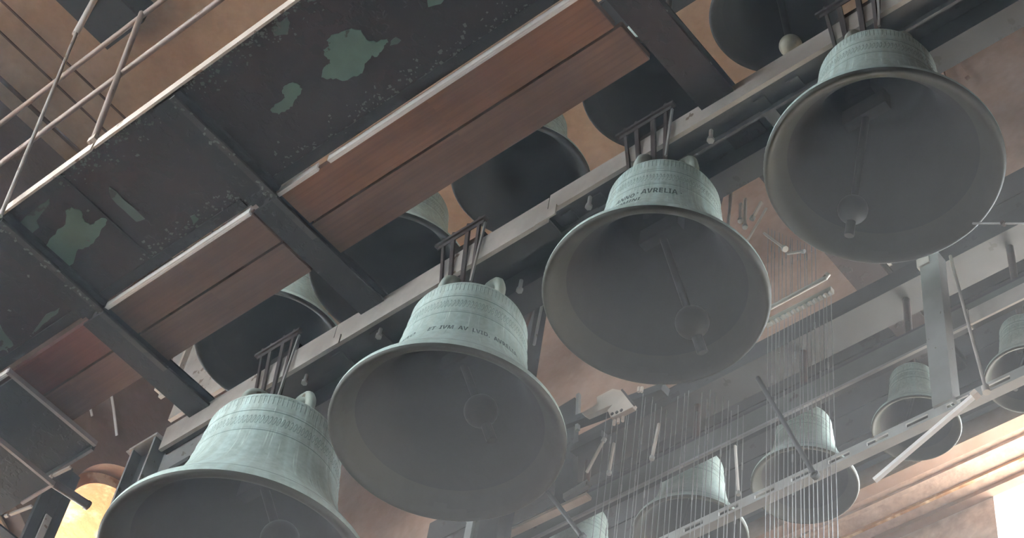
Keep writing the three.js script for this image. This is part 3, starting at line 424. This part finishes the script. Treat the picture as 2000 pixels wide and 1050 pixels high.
// ---------------------------------------------------------------- transmission wires and levers
{
  const wireThing = (x, y0, y1, b, lab, grp) => { const p = onB(x, y0, b), q = onB(x, y1, b), w = thing('transmission_wire', lab, 'wire', [p.x, b, q.y], grp); part('wire', rod(V(p.x, b, p.y), V(p.x, b, q.y), 0.0019, 5), M.wire, w); const h = rr(0.1, 0.5), m = p.y + (q.y - p.y) * h; part('turnbuckle', rod(V(p.x, b, m), V(p.x, b, m + 0.05), 0.0036, 6), M.wire, w); };
  for (let i = 0; i < 17; i++) wireThing(1500 + i * 7.6 + rr(-1.5, 1.5), 628 - i * 4.2, 1350, 4.8, 'thin transmission wire hanging below the pale comb bar at the right of the bundle', 'wires below the comb bar');
  for (let i = 0; i < 14; i++) wireThing(1500 + i * 7 + rr(-2, 2), 445 + i * 3, 598 - i * 3.5, 4.8, 'thin transmission wire running up from the comb bar between the two rightmost bells', 'wires above the comb bar');
  for (let i = 0; i < 26; i++) wireThing(1190 + i * 10.5 + rr(-4, 4), 760 + rr(0, 60), 1450, 4.82, 'thin transmission wire hanging in front of the far girder below the third bell', 'wires in front of the far girder');
  const comb = thing('comb_bar', 'pale bar with the tops of the wires fixed along it', 'bar', [-3, 4.79, 6.9]); part('bar', bar(onB(1495, 633, 4.79), onB(1626, 566, 4.79), 0.03, 0.03), M.palePaint, comb); for (let i = 0; i < 12; i++) { const p = onB(1502 + i * 10.4, 628 - i * 5.3, 4.77); part('pin', rod(p, p.clone().add(V(0, 0.02, 0)), 0.008, 6), M.zinc, comb); }
  const rail = thing('guide_rail', 'thin pale guide rail just above the comb bar', 'rail', [-3, 4.79, 7]); part('rail', rod(onB(1500, 603, 4.79), onB(1614, 542, 4.79), 0.012), M.palePaint, rail); part('rail_end', rod(onB(1610, 544, 4.79), onB(1618, 534, 4.79), 0.014), M.palePaint, rail);
  const L = [[1455.7, 388, 1455, 440, 5, 'upright pale lever, taller of two right of the third bell'], [1447, 397, 1446, 428, 5, 'upright pale lever, shorter of two right of the third bell'], [1487, 394, 1471, 423, 5, 'short slanting pale lever beside the rim of the rightmost bell'], [1497, 406, 1459, 471, 3, 'longest slanting thin lever between the two rightmost bells'], [1427, 336, 1416, 377, 3, 'thin rod with a ring at the right of the third bell'], [1493, 456, 1531, 484, 6, 'flat pale lever crossing the top of the wires'], [1538, 495, 1566, 491, 3, 'short level bar at the top of the wires'], [1146, 922, 1178, 862, 4, 'slanting pale lever below the white bracket, leftmost'], [1199, 865, 1190, 920, 4, 'upright pale lever below the white bracket'], [1287, 827, 1274, 891, 4, 'pale lever with a bent foot right of the white bracket'], [1436, 870, 1442, 960, 3, 'thin hanging chain of links in front of the far girder'], [1012, 540, 1015, 580, 5, 'short bright rod right of the second bell']];
  for (const [x0, y0, x1, y1, w, lab] of L) { const p = onB(x0, y0, 4.72), q = onB(x1, y1, 4.72), t = thing('action_lever', lab, 'lever', [p.x, 4.72, p.y]); part('arm', bar(p, q, w * 0.003, 0.012), M.palePaint, t); part('tip', rod(q, q.clone().addScaledVector(q.clone().sub(p).normalize(), 0.02), w * 0.0022 + 0.004, 8), M.zinc, t); }
  const plate = thing('white_bracket', 'white painted bracket with dark rollers below the third bell', 'bracket', [-4.3, 4.7, 6.2]);
  const outline = [[1138.6, 809], [1169, 790], [1168, 777], [1198.6, 761], [1214, 764], [1240, 790], [1237, 797], [1195, 818], [1189, 803], [1198.6, 792], [1147, 814]].map(([x, y]) => onB(x, y, 4.7));
  const g = new THREE.ExtrudeGeometry(new THREE.Shape(outline.map((v) => new THREE.Vector2(v.x, v.y))), { depth: 0.03, bevelEnabled: false }); g.translate(0, 0, -4.72); part('plate', g, M.creamPaint, plate);
  for (const [x, y] of [[1195, 807], [1204, 804], [1213, 800]]) { const p = onB(x, y, 4.685); part('roller', rod(p, p.clone().add(V(0, 0.02, 0)), 0.009, 10), M.strapIron, plate); }
  for (const [x, y] of [[1200, 820], [1208, 817], [1217, 813], [1248, 756], [1254, 756]]) { const p = onB(x, y, 4.71); part('peg', rod(p, p.clone().add(V(0, 0, -0.035)), 0.008, 8), M.creamPaint, plate); }
  part('diagonal_stay', bar(onB(1216, 762, 4.68), onB(1238, 790, 4.68), 0.018, 0.01), M.strapIron, plate);
  const f = thing('striking_action', 'dark frame of the striking action behind the white bracket', 'frame', [-4.5, 4.85, 6]);
  part('cross_bar', [bar(onB(1110, 830, 4.9), onB(1300, 760, 4.9), 0.06, 0.05), bar(onB(1120, 880, 4.9), onB(1180, 850, 4.9), 0.05, 0.05)], M.darkSteel, f); part('upright', bar(onB(1110, 790, 4.92), onB(1105, 980, 4.92), 0.12, 0.04), M.darkSteel, f); part('upright', bar(onB(1130, 770, 4.9), onB(1128, 840, 4.9), 0.02, 0.02), M.greyPaint, f);
  const st = [[1070, 960, 1135, 1045, 'dark thin strut slanting below the second bell'], [1480, 738, 1590, 925, 'thin dark strut slanting through the wires towards the slotted rail']];
  for (const [x0, y0, x1, y1, lab] of st) { const p = onB(x0, y0, 4.75), q = onB(x1, y1, 4.75), t = thing('thin_strut', lab, 'strut', [p.x, 4.75, p.y]); part('rod', rod(p, q, 0.012), M.darkSteel, t); part('end_eye', rod(q, q.clone().add(V(0, 0.02, 0)), 0.02, 10), M.darkSteel, t); }
  { const p0 = onB(985, 1046, 4.92), p1 = onB(1150, 968, 4.92), t = thing('pale_bar', 'pale pinkish bar starting below the second bell, ending under the white bracket', 'bar', [p0.x, 4.92, p0.y]); part('face', bar(p0, p1, 0.045, 0.02), M.creamPaint, t); part('clamp_plate', bar(onB(1103, 972, 4.9), onB(1150, 944, 4.9), 0.03, 0.04), M.greyPaint, t);
    const q = onB(921, 1014, 4.94), u = thing('short_post', 'short grey post at the bottom edge below the second bell', 'post', [q.x, 4.94, q.y - 0.4]); part('post', box(q.x - 0.025, q.x + 0.025, 4.93, 4.95, q.y - 1.2, q.y), M.greyPaint, u); part('cap', box(q.x - 0.03, q.x + 0.03, 4.925, 4.955, q.y - 0.01, q.y + 0.005), M.palePaint, u); }
  const dp = thing('dark_upright', 'dark upright steel behind the right side of the second bell', 'column', [-4.6, 4.8, 6]); const pa = onB(1035, 600, 4.85); part('face', box(pa.x - 0.1, pa.x + 0.1, 4.85, 4.88, 3, 8.6), M.darkSteel, dp); part('flange', box(pa.x + 0.08, pa.x + 0.1, 4.8, 4.9, 3, 8.6), M.darkSteel, dp);
  const tw = thing('level_wire', 'thin level wire at the right edge', 'wire', [-1.9, 4.6, 7]); part('wire', rod(onB(1900, 436, 4.6), onB(2040, 436, 4.6), 0.005), M.wire, tw); part('knot', rod(onB(1958, 434, 4.6), onB(1962, 438, 4.6), 0.012), M.strapIron, tw);
  { const q = [[1650, 524], [1740, 513], [1668, 551]].map(([x, y]) => onB(x, y, 5.9)), g = new THREE.ExtrudeGeometry(new THREE.Shape(q.map((v) => new THREE.Vector2(v.x, v.y))), { depth: 0.02, bevelEnabled: false }); g.translate(0, 0, -5.92); const t = thing('wall_glimpse', 'added pale plate for the far wall glimpsed just below the rightmost hanging bell', 'plate', [q[0].x, 5.9, q[0].y]); part('plate', g, M.palePaint, t); part('lower_edge', bar(q[1], q[2], 0.012, 0.03), M.whitePaint, t); }  // plate added in place of a lit glimpse of far wall
  const tb = thing('timber_brace', 'small pinkish triangular brace on the far wall right of the rightmost bell', 'brace', [-2.5, 6.3, 10]); part('upright', bar(onB(1826, 62, 6.3), onB(1842, 150, 6.3), 0.03, 0.03), M.pinkPlaster, tb); part('slope', bar(onB(1826, 62, 6.3), onB(1890, 152, 6.3), 0.03, 0.03), M.pinkPlaster, tb);
}
renderer.render(scene, camera);
